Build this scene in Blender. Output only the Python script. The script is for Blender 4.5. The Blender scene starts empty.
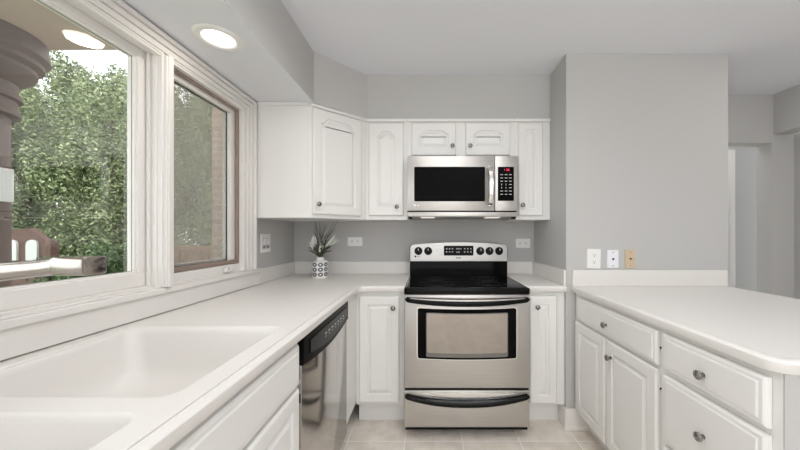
import bpy, bmesh, math, random
from mathutils import Vector, Matrix
R = math.radians
C = bpy.context.scene.collection
scene = bpy.context.scene

# ------------------------------------------------------------------ camera, world, lights, exposure
cam_d = bpy.data.cameras.new('camera')
cam = bpy.data.objects.new('camera', cam_d); C.objects.link(cam)
cam.location = (0, 0, 1.25); cam.rotation_euler = (R(90), 0, 0)
cam_d.sensor_width = 36; cam_d.lens = 36 * 304 / 800
cam_d.shift_x = -29 / 800; cam_d.shift_y = 8.5 / 800
cam_d.clip_start = 0.02; cam_d.clip_end = 200
scene.camera = cam

world = bpy.data.worlds.new('overcast_sky'); scene.world = world
world.use_nodes = True
bg = world.node_tree.nodes['Background']
bg.inputs['Color'].default_value = (0.93, 0.97, 1.0, 1); bg.inputs['Strength'].default_value = 3.0

def area(name, loc, rot, sx, sy, power, col=(1, 0.97, 0.93), shape='RECTANGLE', spread=180):
    l = bpy.data.lights.new(name, 'AREA'); l.shape = shape; l.size = sx
    if shape in ('RECTANGLE', 'ELLIPSE'): l.size_y = sy
    l.energy = power; l.color = col; l.spread = R(spread)
    o = bpy.data.objects.new(name, l); C.objects.link(o)
    o.location = loc; o.rotation_euler = rot
    return o
area('rear_fill', (0.3, -2.9, 1.3), (R(90), 0, 0), 2.6, 2.0, 33, (0.97, 0.985, 1.0))  # added fill behind the camera; the rear wall has no door
area('overhead_fill', (0.1, 1.0, 2.385), (0, 0, 0), 1.0, 1.0, 8, (1, 0.99, 0.98), spread=150)  # added unseen fill to brighten the floor and counters
area('ceiling_bounce_fill', (0.75, -1.3, 1.7), (R(180), 0, 0), 0.9, 0.9, 50, (0.98, 0.99, 1.0))  # added upward fill to brighten the ceiling
area('hall_fill', (2.45, 1.2, 2.38), (0, 0, 0), 0.4, 0.4, 4, (1, 0.98, 0.95))  # added fill to lift the dark hall opening and side wall
area('far_hall_fill', (2.6, 2.86, 2.38), (0, 0, 0), 0.6, 0.3, 2, (1, 0.98, 0.95))  # added overhead fill for the far hall wall
scene.view_settings.view_transform = 'Standard'
scene.view_settings.look = 'None'
scene.view_settings.gamma = 1
scene.view_settings.exposure = 0.1
scene.cycles.max_bounces = 10; scene.cycles.diffuse_bounces = 6; scene.cycles.glossy_bounces = 5
scene.cycles.transparent_max_bounces = 16
scene.cycles.use_denoising = True
scene.cycles.sample_clamp_indirect = 6

# ------------------------------------------------------------------ materials
def srgb(r, g, b):
    f = lambda c: (c / 12.92 if c <= 0.04045 else ((c + 0.055) / 1.055) ** 2.4)
    return (f(r / 255), f(g / 255), f(b / 255), 1)

class NT:
    def __init__(s, name):
        s.m = bpy.data.materials.new(name); s.m.use_nodes = True
        s.t = s.m.node_tree; s.n = s.t.nodes; s.b = s.n.get('Principled BSDF'); s.out = s.n.get('Material Output')
    def add(s, typ, **kw):
        n = s.n.new(typ)
        for k, v in kw.items():
            if k.startswith('_'): setattr(n, k[1:], v)
            else: n.inputs[k.replace('__', ' ')].default_value = v
        return n
    def link(s, a, b): s.t.links.new(a, b)
    def math(s, op, a, b=None):
        n = s.n.new('ShaderNodeMath'); n.operation = op
        for i, v in enumerate((a, b)):
            if v is None: continue
            if isinstance(v, (int, float)): n.inputs[i].default_value = v
            else: s.link(v, n.inputs[i])
        return n.outputs[0]
    def ramp(s, fac, c0, c1, p0=0.0, p1=1.0):
        n = s.n.new('ShaderNodeValToRGB'); s.link(fac, n.inputs[0])
        n.color_ramp.elements[0].color = c0; n.color_ramp.elements[0].position = p0
        n.color_ramp.elements[1].color = c1; n.color_ramp.elements[1].position = p1
        return n.outputs[0]

def plain(name, col, rough=0.5, metal=0.0, spec=0.5, noise=0.0, scale=60, bump=0.0, coat=0.0, ior=0):
    k = NT(name)
    k.b.inputs['Base Color'].default_value = col; k.b.inputs['Roughness'].default_value = rough
    k.b.inputs['Metallic'].default_value = metal; k.b.inputs['Specular IOR Level'].default_value = spec
    k.b.inputs['Coat Weight'].default_value = coat
    if ior: k.b.inputs['IOR'].default_value = ior
    if noise or bump:
        tc = k.add('ShaderNodeTexCoord'); nz = k.add('ShaderNodeTexNoise', Scale=scale, Detail=3.0)
        k.link(tc.outputs['Object'], nz.inputs['Vector'])
        if noise:
            a = tuple(c * (1 - noise) for c in col[:3]) + (1,); b = tuple(min(1, c * (1 + noise)) for c in col[:3]) + (1,)
            k.link(k.ramp(nz.outputs['Fac'], a, b, 0.3, 0.7), k.b.inputs['Base Color'])
        if bump:
            bm = k.add('ShaderNodeBump', Strength=bump, Distance=0.002)
            k.link(nz.outputs['Fac'], bm.inputs['Height']); k.link(bm.outputs[0], k.b.inputs['Normal'])
    return k.m

def emis(name, col, s):
    k = NT(name)
    k.b.inputs['Base Color'].default_value = col; k.b.inputs['Emission Color'].default_value = col
    k.b.inputs['Emission Strength'].default_value = s
    return k.m

def steel(name, col, rough, axis, aniso=0.03):
    """brushed stainless: fine streaks stretched along one axis"""
    k = NT(name)
    k.b.inputs['Metallic'].default_value = 1.0
    tc = k.add('ShaderNodeTexCoord'); mp = k.add('ShaderNodeMapping')
    sc = [400, 400, 400]; sc[axis] = 3
    mp.inputs['Scale'].default_value = sc
    nz = k.add('ShaderNodeTexNoise', Scale=1.0, Detail=2.0)
    k.link(tc.outputs['Object'], mp.inputs['Vector']); k.link(mp.outputs[0], nz.inputs['Vector'])
    a = tuple(c * 0.93 for c in col[:3]) + (1,); b = tuple(min(1, c * 1.05) for c in col[:3]) + (1,)
    k.link(k.ramp(nz.outputs['Fac'], a, b, 0.3, 0.7), k.b.inputs['Base Color'])
    k.link(k.math('ADD', k.math('MULTIPLY', nz.outputs['Fac'], 0.12), rough - 0.06), k.b.inputs['Roughness'])
    bm = k.add('ShaderNodeBump', Strength=aniso, Distance=0.001)
    k.link(nz.outputs['Fac'], bm.inputs['Height']); k.link(bm.outputs[0], k.b.inputs['Normal'])
    return k.m

def pane_mat(name, refl, tint=(1, 1, 1, 1)):
    """window glass: see-through with a Fresnel mirror on the face turned to the viewer"""
    k = NT(name); k.n.remove(k.b)
    tr = k.add('ShaderNodeBsdfTransparent', Color=tint)
    gl = k.add('ShaderNodeBsdfGlossy', Color=(1, 1, 1, 1), Roughness=0.01)
    fr = k.add('ShaderNodeFresnel', IOR=1.5); ge = k.add('ShaderNodeNewGeometry')
    front = k.math('SUBTRACT', 1.0, ge.outputs['Backfacing'])
    f = k.math('MULTIPLY', k.math('MULTIPLY', fr.outputs[0], refl), front)
    mx = k.add('ShaderNodeMixShader'); k.link(f, mx.inputs[0]); k.link(tr.outputs[0], mx.inputs[1]); k.link(gl.outputs[0], mx.inputs[2])
    k.link(mx.outputs[0], k.out.inputs['Surface'])
    return k.m

def screen_mat():
    k = NT('insect_mesh'); k.n.remove(k.b)
    tr = k.add('ShaderNodeBsdfTransparent'); df = k.add('ShaderNodeBsdfDiffuse', Color=srgb(176, 173, 166))
    mx = k.add('ShaderNodeMixShader', Fac=0.42); k.link(tr.outputs[0], mx.inputs[1]); k.link(df.outputs[0], mx.inputs[2])
    k.link(mx.outputs[0], k.out.inputs['Surface'])
    return k.m

def tile_mat():
    k = NT('floor_tile')
    tc = k.add('ShaderNodeTexCoord'); mp = k.add('ShaderNodeMapping')
    P = 0.345
    mp.inputs['Location'].default_value = (-0.2 / P, -1.828 / P, 0); mp.inputs['Scale'].default_value = (1 / P, 1 / P, 1)
    k.link(tc.outputs['Object'], mp.inputs['Vector'])
    sx = k.add('ShaderNodeSeparateXYZ'); k.link(mp.outputs[0], sx.inputs[0])
    def edge(o):
        f = k.math('FRACT', o); return k.math('MINIMUM', f, k.math('SUBTRACT', 1.0, f))
    d = k.math('MINIMUM', edge(sx.outputs[0]), edge(sx.outputs[1]))
    g = k.ramp(d, (1, 1, 1, 1), (0, 0, 0, 1), 0.009, 0.014)
    cmb = k.add('ShaderNodeCombineXYZ')
    k.link(k.math('FLOOR', sx.outputs[0]), cmb.inputs[0]); k.link(k.math('FLOOR', sx.outputs[1]), cmb.inputs[1])
    wn = k.add('ShaderNodeTexWhiteNoise'); k.link(cmb.outputs[0], wn.inputs['Vector'])
    nz = k.add('ShaderNodeTexNoise', Scale=9.0, Detail=6.0, Roughness=0.65); k.link(tc.outputs['Object'], nz.inputs['Vector'])
    v = k.math('ADD', k.math('MULTIPLY', nz.outputs['Fac'], 0.85), k.math('MULTIPLY', wn.outputs['Value'], 0.15))
    base = k.ramp(v, srgb(214, 204, 192), srgb(246, 239, 229), 0.3, 0.7)
    mx = k.add('ShaderNodeMixRGB'); k.link(g, mx.inputs[0]); k.link(base, mx.inputs[1]); mx.inputs[2].default_value = srgb(244, 240, 234)
    k.link(mx.outputs[0], k.b.inputs['Base Color'])
    k.b.inputs['Roughness'].default_value = 0.42
    bm = k.add('ShaderNodeBump', Strength=0.4, Distance=0.002); bm.invert = True
    k.link(g, bm.inputs['Height']); k.link(bm.outputs[0], k.b.inputs['Normal'])
    return k.m

def brick_mat():
    k = NT('exterior_brick')
    tc = k.add('ShaderNodeTexCoord'); mp = k.add('ShaderNodeMapping'); mp.inputs['Rotation'].default_value = (R(90), 0, 0)
    k.link(tc.outputs['Object'], mp.inputs['Vector'])
    br = k.add('ShaderNodeTexBrick', Scale=1.0, Color1=srgb(190, 164, 146), Color2=srgb(168, 140, 122), Mortar=srgb(206, 200, 190))
    br.inputs['Brick Width'].default_value = 0.21; br.inputs['Row Height'].default_value = 0.075; br.inputs['Mortar Size'].default_value = 0.007
    k.link(mp.outputs[0], br.inputs['Vector']); k.link(br.outputs['Color'], k.b.inputs['Base Color'])
    k.b.inputs['Roughness'].default_value = 0.9
    return k.m

def leaf_mat(name, c0, c1):
    k = NT(name)
    ge = k.add('ShaderNodeNewGeometry')
    k.link(k.ramp(ge.outputs['Random Per Island'], c0, c1), k.b.inputs['Base Color'])
    k.b.inputs['Roughness'].default_value = 0.55
    k.b.inputs['Transmission Weight'].default_value = 0.0
    k.b.inputs['Subsurface Weight'].default_value = 0.0
    return k.m

def vase_mat():
    k = NT('patterned_glaze')
    tc = k.add('ShaderNodeTexCoord'); s = k.add('ShaderNodeSeparateXYZ'); k.link(tc.outputs['Object'], s.inputs[0])
    ang = k.math('MULTIPLY', k.math('ARCTAN2', s.outputs[0], s.outputs[1]), 8 / (2 * math.pi))
    u = k.math('SUBTRACT', k.math('FRACT', k.math('ADD', ang, 20.0)), 0.5)
    v0 = k.math('DIVIDE', k.math('SUBTRACT', s.outputs[2], 0.012), 0.0365)
    v = k.math('SUBTRACT', k.math('FRACT', k.math('ADD', v0, 20.0)), 0.5)
    r = k.math('SQRT', k.math('ADD', k.math('MULTIPLY', u, u), k.math('MULTIPLY', v, v)))
    a = k.math('MULTIPLY', k.math('LESS_THAN', r, 0.43), k.math('GREATER_THAN', r, 0.15))
    inz = k.math('MULTIPLY', k.math('GREATER_THAN', s.outputs[2], 0.012), k.math('LESS_THAN', s.outputs[2], 0.1215))
    a = k.math('MULTIPLY', a, inz)
    mx = k.add('ShaderNodeMixRGB'); k.link(a, mx.inputs[0])
    mx.inputs[1].default_value = srgb(238, 237, 234); mx.inputs[2].default_value = srgb(104, 107, 114)
    k.link(mx.outputs[0], k.b.inputs['Base Color']); k.b.inputs['Roughness'].default_value = 0.3
    return k.m

M = {}
M['wall'] = plain('grey_wall_paint', srgb(194, 193, 191), 0.75, spec=0.2, bump=0.04, scale=180)
M['ceiling'] = plain('white_ceiling_paint', srgb(231, 232, 236), 0.85, spec=0.1, bump=0.04, scale=150)
M['cab'] = plain('white_cabinet_paint', srgb(233, 232, 229), 0.38, spec=0.4)
M['trim'] = plain('white_trim_paint', srgb(234, 231, 227), 0.35, spec=0.4)
M['counter'] = plain('white_solid_surface', srgb(229, 226, 222), 0.42, spec=0.45, noise=0.012, scale=300)
M['floor'] = tile_mat()
M['steel'] = steel('brushed_stainless_horizontal', (0.56, 0.54, 0.515, 1), 0.38, 0)
M['steel_guard'] = steel('brushed_stainless_backguard', (0.42, 0.41, 0.395, 1), 0.30, 0)
M['steel_v'] = steel('brushed_stainless_vertical', (0.58, 0.555, 0.53, 1), 0.13, 2, 0.015)
M['steel_dull'] = plain('dull_stainless', (0.36, 0.34, 0.32, 1), 0.35, 1.0)
M['chrome'] = plain('polished_nickel', (0.44, 0.40, 0.36, 1), 0.2, 1.0)
M['nickel'] = plain('dark_brushed_nickel', (0.30, 0.285, 0.27, 1), 0.22, 1.0)
M['bar'] = plain('satin_handle_steel', (0.74, 0.73, 0.71, 1), 0.2, 1.0)
M['black_glass'] = plain('black_glass', (0.004, 0.004, 0.004, 1), 0.05, spec=0.5, ior=1.16)
M['black_matte'] = plain('black_tinted_plastic', (0.004, 0.004, 0.004, 1), 0.2, spec=0.5, ior=1.1)
M['black'] = plain('black_plastic', (0.005, 0.005, 0.005, 1), 0.25, spec=0.5, ior=1.25)
M['dark'] = plain('dark_gap', (0.012, 0.012, 0.012, 1), 0.8, spec=0.1)
M['grey_mark'] = plain('grey_printing', srgb(190, 190, 190), 0.5)
M['ring'] = plain('grey_burner_ring', srgb(66, 66, 68), 0.25)
M['oven_glass'] = plain('mirror_tinted_oven_glass', (0.33, 0.30, 0.27, 1), 0.07, 1.0)
M['oven_lip'] = plain('oven_window_lip', srgb(120, 118, 114), 0.3, 0.6)
M['red_led'] = emis('red_display_digits', (1, 0.05, 0.12, 1), 0.3)
M['lamp'] = emis('lit_lamp_lens', (1, 0.93, 0.84, 1), 4.0)
M['hood_lamp'] = emis('lit_hood_lens', (1, 0.95, 0.88, 1), 0.5)
M['plate'] = plain('white_plastic_plate', srgb(240, 239, 236), 0.3)
M['plate_cool'] = plain('bright_white_plastic_plate', srgb(240, 240, 245), 0.3)
M['beige'] = plain('almond_plastic_plate', srgb(206, 186, 156), 0.35)
M['slot'] = plain('socket_slot', srgb(70, 66, 62), 0.6)
M['shade_gap'] = plain('painted_switch_gap_shade', srgb(150, 148, 145), 0.6)
M['vase'] = vase_mat()
M['glass'] = pane_mat('window_glass', 3.4)
M['glass2'] = pane_mat('casement_glass', 1.6)
M['screen'] = screen_mat()
M['bronze'] = plain('brown_screen_frame', srgb(148, 130, 120), 0.45)
M['gasket'] = plain('dark_gasket', srgb(58, 54, 50), 0.6)
M['brick'] = brick_mat()
M['brown'] = plain('brown_stained_timber', srgb(100, 74, 64), 0.7, noise=0.12, scale=25)
M['brown_lt'] = plain('terracotta_painted_timber', srgb(168, 128, 108), 0.7, noise=0.08, scale=20)
M['column'] = plain('weathered_brown_column', srgb(88, 72, 64), 0.7, noise=0.15, scale=30)
M['pale'] = plain('pale_grey_panel', srgb(214, 216, 212), 0.6)
M['porch_paint'] = plain('pinkish_porch_paint', srgb(196, 172, 160), 0.8)
M['lawn'] = plain('garden_lawn', srgb(96, 116, 62), 0.9, noise=0.25, scale=6)
M['bark'] = plain('tree_bark', srgb(84, 72, 60), 0.9, noise=0.2, scale=20)
M['leaf_a'] = leaf_mat('hedge_leaves', srgb(70, 88, 50), srgb(176, 187, 138))  # tones dulled and lightened, putting the pane's reflection haze into the leaf colour
M['leaf_b'] = leaf_mat('pale_leaves', srgb(84, 100, 68), srgb(178, 186, 148))
M['leaf_c'] = leaf_mat('deep_green_leaves', srgb(40, 62, 34), srgb(104, 132, 78))
M['stem'] = leaf_mat('dark_sprig_stems', srgb(44, 48, 38), srgb(92, 98, 82))
M['blade'] = leaf_mat('sage_blades', srgb(70, 78, 66), srgb(150, 156, 142))
M['petal'] = leaf_mat('pale_sage_buds', srgb(176, 182, 168), srgb(232, 234, 226))

# ------------------------------------------------------------------ mesh helpers
class MB:
    """collects shapes; build() links them as ONE mesh object"""
    def __init__(s): s.v = []; s.f = []; s.m = []; s.mi = 0
    def add(s, vs, fs):
        o = len(s.v); s.v += [tuple(v) for v in vs]
        s.f += [tuple(i + o for i in f) for f in fs]; s.m += [s.mi] * len(fs); return s
    def bm(s, b, mat=None):
        if mat is not None: b.transform(mat)
        b.verts.ensure_lookup_table(); b.verts.index_update()
        s.add([v.co[:] for v in b.verts], [[v.index for v in f.verts] for f in b.faces]); b.free(); return s
    def box(s, x0, x1, y0, y1, z0, z1, bev=0.0, seg=2):
        b = bmesh.new(); bmesh.ops.create_cube(b, size=1)
        bmesh.ops.transform(b, matrix=Matrix.Translation(((x0 + x1) / 2, (y0 + y1) / 2, (z0 + z1) / 2)) @ Matrix.Diagonal((abs(x1 - x0), abs(y1 - y0), abs(z1 - z0), 1)), verts=b.verts)
        if bev: bmesh.ops.bevel(b, geom=b.edges[:], offset=bev, segments=seg, affect='EDGES', profile=0.5)
        return s.bm(b)
    def prism(s, pts, z0, z1):
        n = len(pts)
        s.add([(x, y, z0) for x, y in pts] + [(x, y, z1) for x, y in pts],
              [tuple(range(n))[::-1], tuple(range(n, 2 * n))] + [(i, (i + 1) % n, (i + 1) % n + n, i + n) for i in range(n)])
        return s
    def rings(s, rs, cap0=True, cap1=True, closed=True):
        n = len(rs[0]); vs = [p for r in rs for p in r]; fs = []
        for k in range(len(rs) - 1):
            for i in range(n if closed else n - 1):
                j = (i + 1) % n; fs.append((k * n + i, k * n + j, (k + 1) * n + j, (k + 1) * n + i))
        if cap0: fs.append(tuple(range(n))[::-1])
        if cap1: fs.append(tuple(range((len(rs) - 1) * n, len(rs) * n)))
        return s.add(vs, fs)
    def lathe(s, prof, axis='z', c=(0, 0, 0), n=32, cap0=True, cap1=True):
        rs = []
        for r, h in prof:
            ring = []
            for i in range(n):
                a = 2 * math.pi * i / n; p, q = r * math.cos(a), r * math.sin(a)
                ring.append({'z': (c[0] + p, c[1] + q, c[2] + h), 'y': (c[0] + p, c[1] - h, c[2] + q), 'x': (c[0] + h, c[1] + p, c[2] + q)}[axis])
            rs.append(ring)
        return s.rings(rs, cap0, cap1)
    def tube(s, pts, rad, n=10):
        rs = []; pts = [Vector(p) for p in pts]
        if not hasattr(rad, '__len__'): rad = [rad] * len(pts)
        up = None
        for i, p in enumerate(pts):
            t = (pts[min(i + 1, len(pts) - 1)] - pts[max(i - 1, 0)]).normalized()
            if up is None: up = t.orthogonal().normalized()
            up = (up - t * up.dot(t)).normalized(); sd = t.cross(up)
            rs.append([p + (up * math.cos(2 * math.pi * k / n) + sd * math.sin(2 * math.pi * k / n)) * rad[i] for k in range(n)])
        return s.rings(rs)
    def plate(s, outer, holes, y, y1=None):
        """flat face in the xz plane at depth y with holes"""
        b = bmesh.new()
        for loop in [outer] + holes:
            vs = [b.verts.new((p[0], y, p[1])) for p in loop]
            for i in range(len(vs)): b.edges.new((vs[i], vs[(i + 1) % len(vs)]))
        bmesh.ops.triangle_fill(b, use_beauty=True, use_dissolve=False, edges=b.edges[:])
        return s.bm(b)
    def build(s, name, mats, parent=None, smooth=None, kind=None, recalc=True):
        me = bpy.data.meshes.new(name); me.from_pydata(s.v, [], s.f)
        if not isinstance(mats, (list, tuple)): mats = [mats]
        for m in mats: me.materials.append(M[m] if isinstance(m, str) else m)
        for p, i in zip(me.polygons, s.m): p.material_index = i
        if recalc:
            b = bmesh.new(); b.from_mesh(me); bmesh.ops.recalc_face_normals(b, faces=b.faces); b.to_mesh(me); b.free()
        if smooth is not None:
            me.polygons.foreach_set('use_smooth', [True] * len(me.polygons)); me.set_sharp_from_angle(angle=R(smooth))
        me.update()
        o = bpy.data.objects.new(name, me); C.objects.link(o)
        if parent is not None: o.parent = parent
        if kind: o['kind'] = kind
        return o

def thing(name, label, cat, loc=(0, 0, 0), rz=0, group=None):
    o = bpy.data.objects.new(name, None); C.objects.link(o); o.empty_display_size = 0.05
    o.location = loc; o.rotation_euler = (0, 0, rz)
    return tag(o, label, cat, group)
def tag(o, label, cat, group=None):
    o['label'] = label; o['category'] = cat
    if group: o['group'] = group
    return o
def rrect(x0, x1, z0, z1, r, n=5):
    pts = []
    for cx, cz, a in ((x1 - r, z1 - r, 0), (x0 + r, z1 - r, 90), (x0 + r, z0 + r, 180), (x1 - r, z0 + r, 270)):
        for k in range(n + 1):
            t = R(a + 90 * k / n); pts.append((cx + r * math.cos(t), cz + r * math.sin(t)))
    return pts

# ------------------------------------------------------------------ the setting
XL, YB, XR, YW, ZC = -1.128, 2.54, 0.877, 1.945, 2.40
CT = 0.915                                     # counter top height
WZ0, WZ1, WA, WB, WM0, WM1 = 1.03, 2.0, -0.15, 1.815, 1.262, 1.297   # window openings in the left wall

MB().box(-1.3, 4.3, -3.3, 3.5, -0.1, 0).build('floor', 'floor', kind='structure')
MB().box(-1.3, 4.3, -3.3, 3.5, ZC, ZC + 0.1).build('ceiling', 'ceiling', kind='structure')
w = MB()
w.box(-1.215, XL, -3.3, 2.64, 0, WZ0).box(-1.215, XL, -3.3, 2.64, WZ1, ZC).box(-1.215, XL, -3.3, WA, WZ0, WZ1).box(-1.215, XL, WB, 2.64, WZ0, WZ1)
w.build('wall_left', 'wall', kind='structure')
MB().box(XL, XR, YB, 2.64, 0, ZC).build('wall_back', 'wall', kind='structure')
MB().box(XR, 1.916, YW, 2.64, 0, ZC, 0.004).build('wall_right', 'wall', kind='structure')
MB().box(-1.3, 4.3, -3.3, -3.2, 0, ZC).build('wall_rear', 'wall', kind='structure')
# rooms beyond the peninsula
w = MB(); w.box(1.916, 2.85, 2.515, 2.63, 2.0, ZC).box(2.835, 2.85, 2.515, 2.63, 0, 2.0)
w.build('wall_hall_opening', 'wall', kind='structure')
MB().box(1.7, 4.3, 3.1, 3.2, 0, ZC).build('wall_hall', 'wall', kind='structure')
w = MB(); w.box(2.85, 3.0, -3.2, 2.515, 2.07, ZC).box(2.85, 3.9, 2.515, 2.63, 0, ZC).box(3.02, 3.1, -3.2, 2.515, 0, 2.07)
w.build('wall_dining', 'wall', kind='structure')
# soffit over the wall cabinets and the sink
w = MB(); P = [(XL, -3.2), (-0.73, -3.2), (-0.73, 1.925), (-0.45, 2.2), (XR, 2.2), (XR, YB), (XL, YB)]
n = len(P)
w.add([(x, y, 2.08) for x, y in P] + [(x, y, ZC) for x, y in P], [tuple(range(n, 2 * n))] + [(i, (i + 1) % n, (i + 1) % n + n, i + n) for i in range(n)])
w.mi = 1; w.add([(x, y, 2.08) for x, y in P], [tuple(range(n))[::-1]])
w.build('wall_soffit', ['wall', 'ceiling'], kind='structure')

# door casing seen in the hall
d = bpy.data.objects.new('door_1', None); C.objects.link(d); d['kind'] = 'structure'
MB().box(3.045, 3.10, 3.075, 3.1, 0, 2.10, 0.004).build('door_casing', 'trim', d)
MB().box(3.112, 3.85, 3.088, 3.099, 0, 2.10).build('door_panel', 'wall', d)
# baseboard wrapped round the wall end
w = MB()
w.box(XR - 0.013, 1.02, YW - 0.018, YW, 0, 0.135, 0.004).box(XR - 0.013, XR, YW, 2.03, 0, 0.135, 0.004)
w.box(XR - 0.02, 1.02, YW - 0.026, YW, 0, 0.03, 0.006)
w.build('baseboard_right', 'trim', kind='structure')

# ------------------------------------------------------------------ windows
def frame_yz(b, x0, x1, y0, y1, z0, z1, wy0, wy1, wz0, wz1, bev=0.003):
    b.box(x0, x1, y0, y1, z0, z0 + wz0, bev).box(x0, x1, y0, y1, z1 - wz1, z1, bev)
    b.box(x0, x1, y0, y0 + wy0, z0 + wz0, z1 - wz1, bev).box(x0, x1, y1 - wy1, y1, z0 + wz0, z1 - wz1, bev)
    return b
def empty(name):
    o = bpy.data.objects.new(name, None); C.objects.link(o); o['kind'] = 'structure'; return o
w1 = empty('window_1')
b = MB(); b.box(-1.208, -1.10, WA, WM0, WZ1 - 0.008, WZ1).box(-1.208, -1.10, WM0 - 0.010, WM0, WZ0, WZ1 - 0.008).box(-1.208, -1.10, WA, WA + 0.01, WZ0, WZ1 - 0.008).box(-1.208, -1.13, WA, WM0, WZ0, 1.038)
b.box(-1.155, -1.142, WM0 - 0.02, WM0 - 0.01, WZ0, WZ1 - 0.008).box(-1.128, -1.118, WM0 - 0.016, WM0 - 0.01, WZ0, WZ1 - 0.008)
b.build('window_frame', 'trim', w1)
b = MB(); frame_yz(b, -1.205, -1.16, WA + 0.01, WM0 - 0.01, 1.038, 1.992, 0.045, 0.04, 0.055, 0.032)
frame_yz(b, -1.195, -1.168, WA + 0.05, WM0 - 0.045, 1.088, 1.965, 0.012, 0.012, 0.012, 0.012, 0.002)
b.build('window_sash', 'trim', w1)
b = MB(); frame_yz(b, -1.1786, -1.1776, WA + 0.058, WM0 - 0.055, 1.098, 1.955, 0.003, 0.003, 0.003, 0.003, 0)
b.build('glazing_gasket', 'gasket', w1)
MB().box(-1.185, -1.179, WA + 0.06, WM0 - 0.057, 1.10, 1.953).build('glass_pane', 'glass', w1)
w2 = empty('window_2')
b = MB(); b.box(-1.208, -1.10, WM1, WB, WZ1 - 0.008, WZ1).box(-1.208, -1.10, WB - 0.008, WB, WZ0, WZ1 - 0.008).box(-1.208, -1.10, WM1, WM1 + 0.006, WZ0, WZ1 - 0.008)
b.box(-1.225, -1.118, WM1, WB, WZ0, 1.075, 0.003)
b.build('window_frame', 'trim', w2)
b = MB(); frame_yz(b, -1.212, -1.175, WM1 + 0.008, WB - 0.01, 1.077, 1.99, 0.03, 0.025, 0.03, 0.03)
b.build('window_sash', 'trim', w2)
MB().box(-1.196, -1.191, WM1 + 0.039, WB - 0.036, 1.108, 1.959).build('glass_pane', 'glass2', w2)
b = MB(); frame_yz(b, -1.141, -1.127, WM1 + 0.008, WB - 0.009, 1.078, 1.988, 0.018, 0.018, 0.020, 0.018, 0.002)
b.build('screen_frame', 'bronze', w2)
b = MB(); frame_yz(b, -1.166, -1.146, WM1 + 0.008, WB - 0.009, 1.078, 1.988, 0.012, 0.052, 0.014, 0.040, 0.002)
b.build('screen_stop', 'trim', w2)
b = MB(); frame_yz(b, -1.169, -1.1665, WM1 + 0.008, WB - 0.009, 1.078, 1.988, 0.015, 0.056, 0.018, 0.044, 0)
b.build('screen_gasket', 'gasket', w2)
MB().box(-1.1712, -1.1705, WM1 + 0.010, WB - 0.012, 1.080, 1.986).build('insect_screen', 'screen', w2)
b = MB(); b.box(-1.117, -1.098, 1.645, 1.705, 1.038, 1.052, 0.004).lathe([(0.011, 0), (0.011, 0.012), (0.006, 0.018)], 'z', (-1.108, 1.69, 1.05), 12)
b.tube([(-1.108, 1.69, 1.066), (-1.10, 1.67, 1.070), (-1.096, 1.645, 1.058)], [0.006, 0.006, 0.005], 8).lathe([(0.008, -0.01), (0.009, 0), (0.006, 0.01)], 'z', (-1.095, 1.638, 1.055), 10)
b.build('window_crank', 'trim', w2, 40)
# casing and mullion
b = MB()
for (x1, o0, o1) in ((-1.080, 0.078, 0.096), (-1.099, 0.072, 0.079), (-1.090, 0.050, 0.073), (-1.104, 0.045, 0.051), (-1.096, 0.022, 0.046), (-1.110, 0.016, 0.023), (-1.103, 0.0, 0.017)):
    zt0 = WZ1 - 0.018 + o0 * 0.92; zt1 = WZ1 - 0.018 + o1 * 0.92
    b.box(-1.128, x1, WB + o0, WB + o1, 1.026, zt1, 0.0015)
    b.box(-1.128, x1, WA - o1, WA - o0, 1.026, zt1, 0.0015)
    b.box(-1.128, x1, WA - o0, WB + o0, zt0, zt1, 0.0015)
b.box(-1.208, -1.088, WM0, WM1, 1.026, 1.99, 0.003).box(-1.13, -1.082, WM0 + 0.006, WM1 - 0.006, 1.026, 1.995, 0.003)
b.build('trim_1', 'trim', kind='structure')
# stool with stepped nosing above an apron
b = MB()
b.box(-1.1275, -1.110, -0.3, 2.0, 0.919, 1.000, 0.003).box(-1.1275, -1.098, -0.3, 2.005, 1.000, 1.0245, 0.005)
b.box(-1.128, -1.108, WA, WB, 1.0245, 1.031, 0.002)
b.build('trim_2', 'trim', kind='structure')

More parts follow.
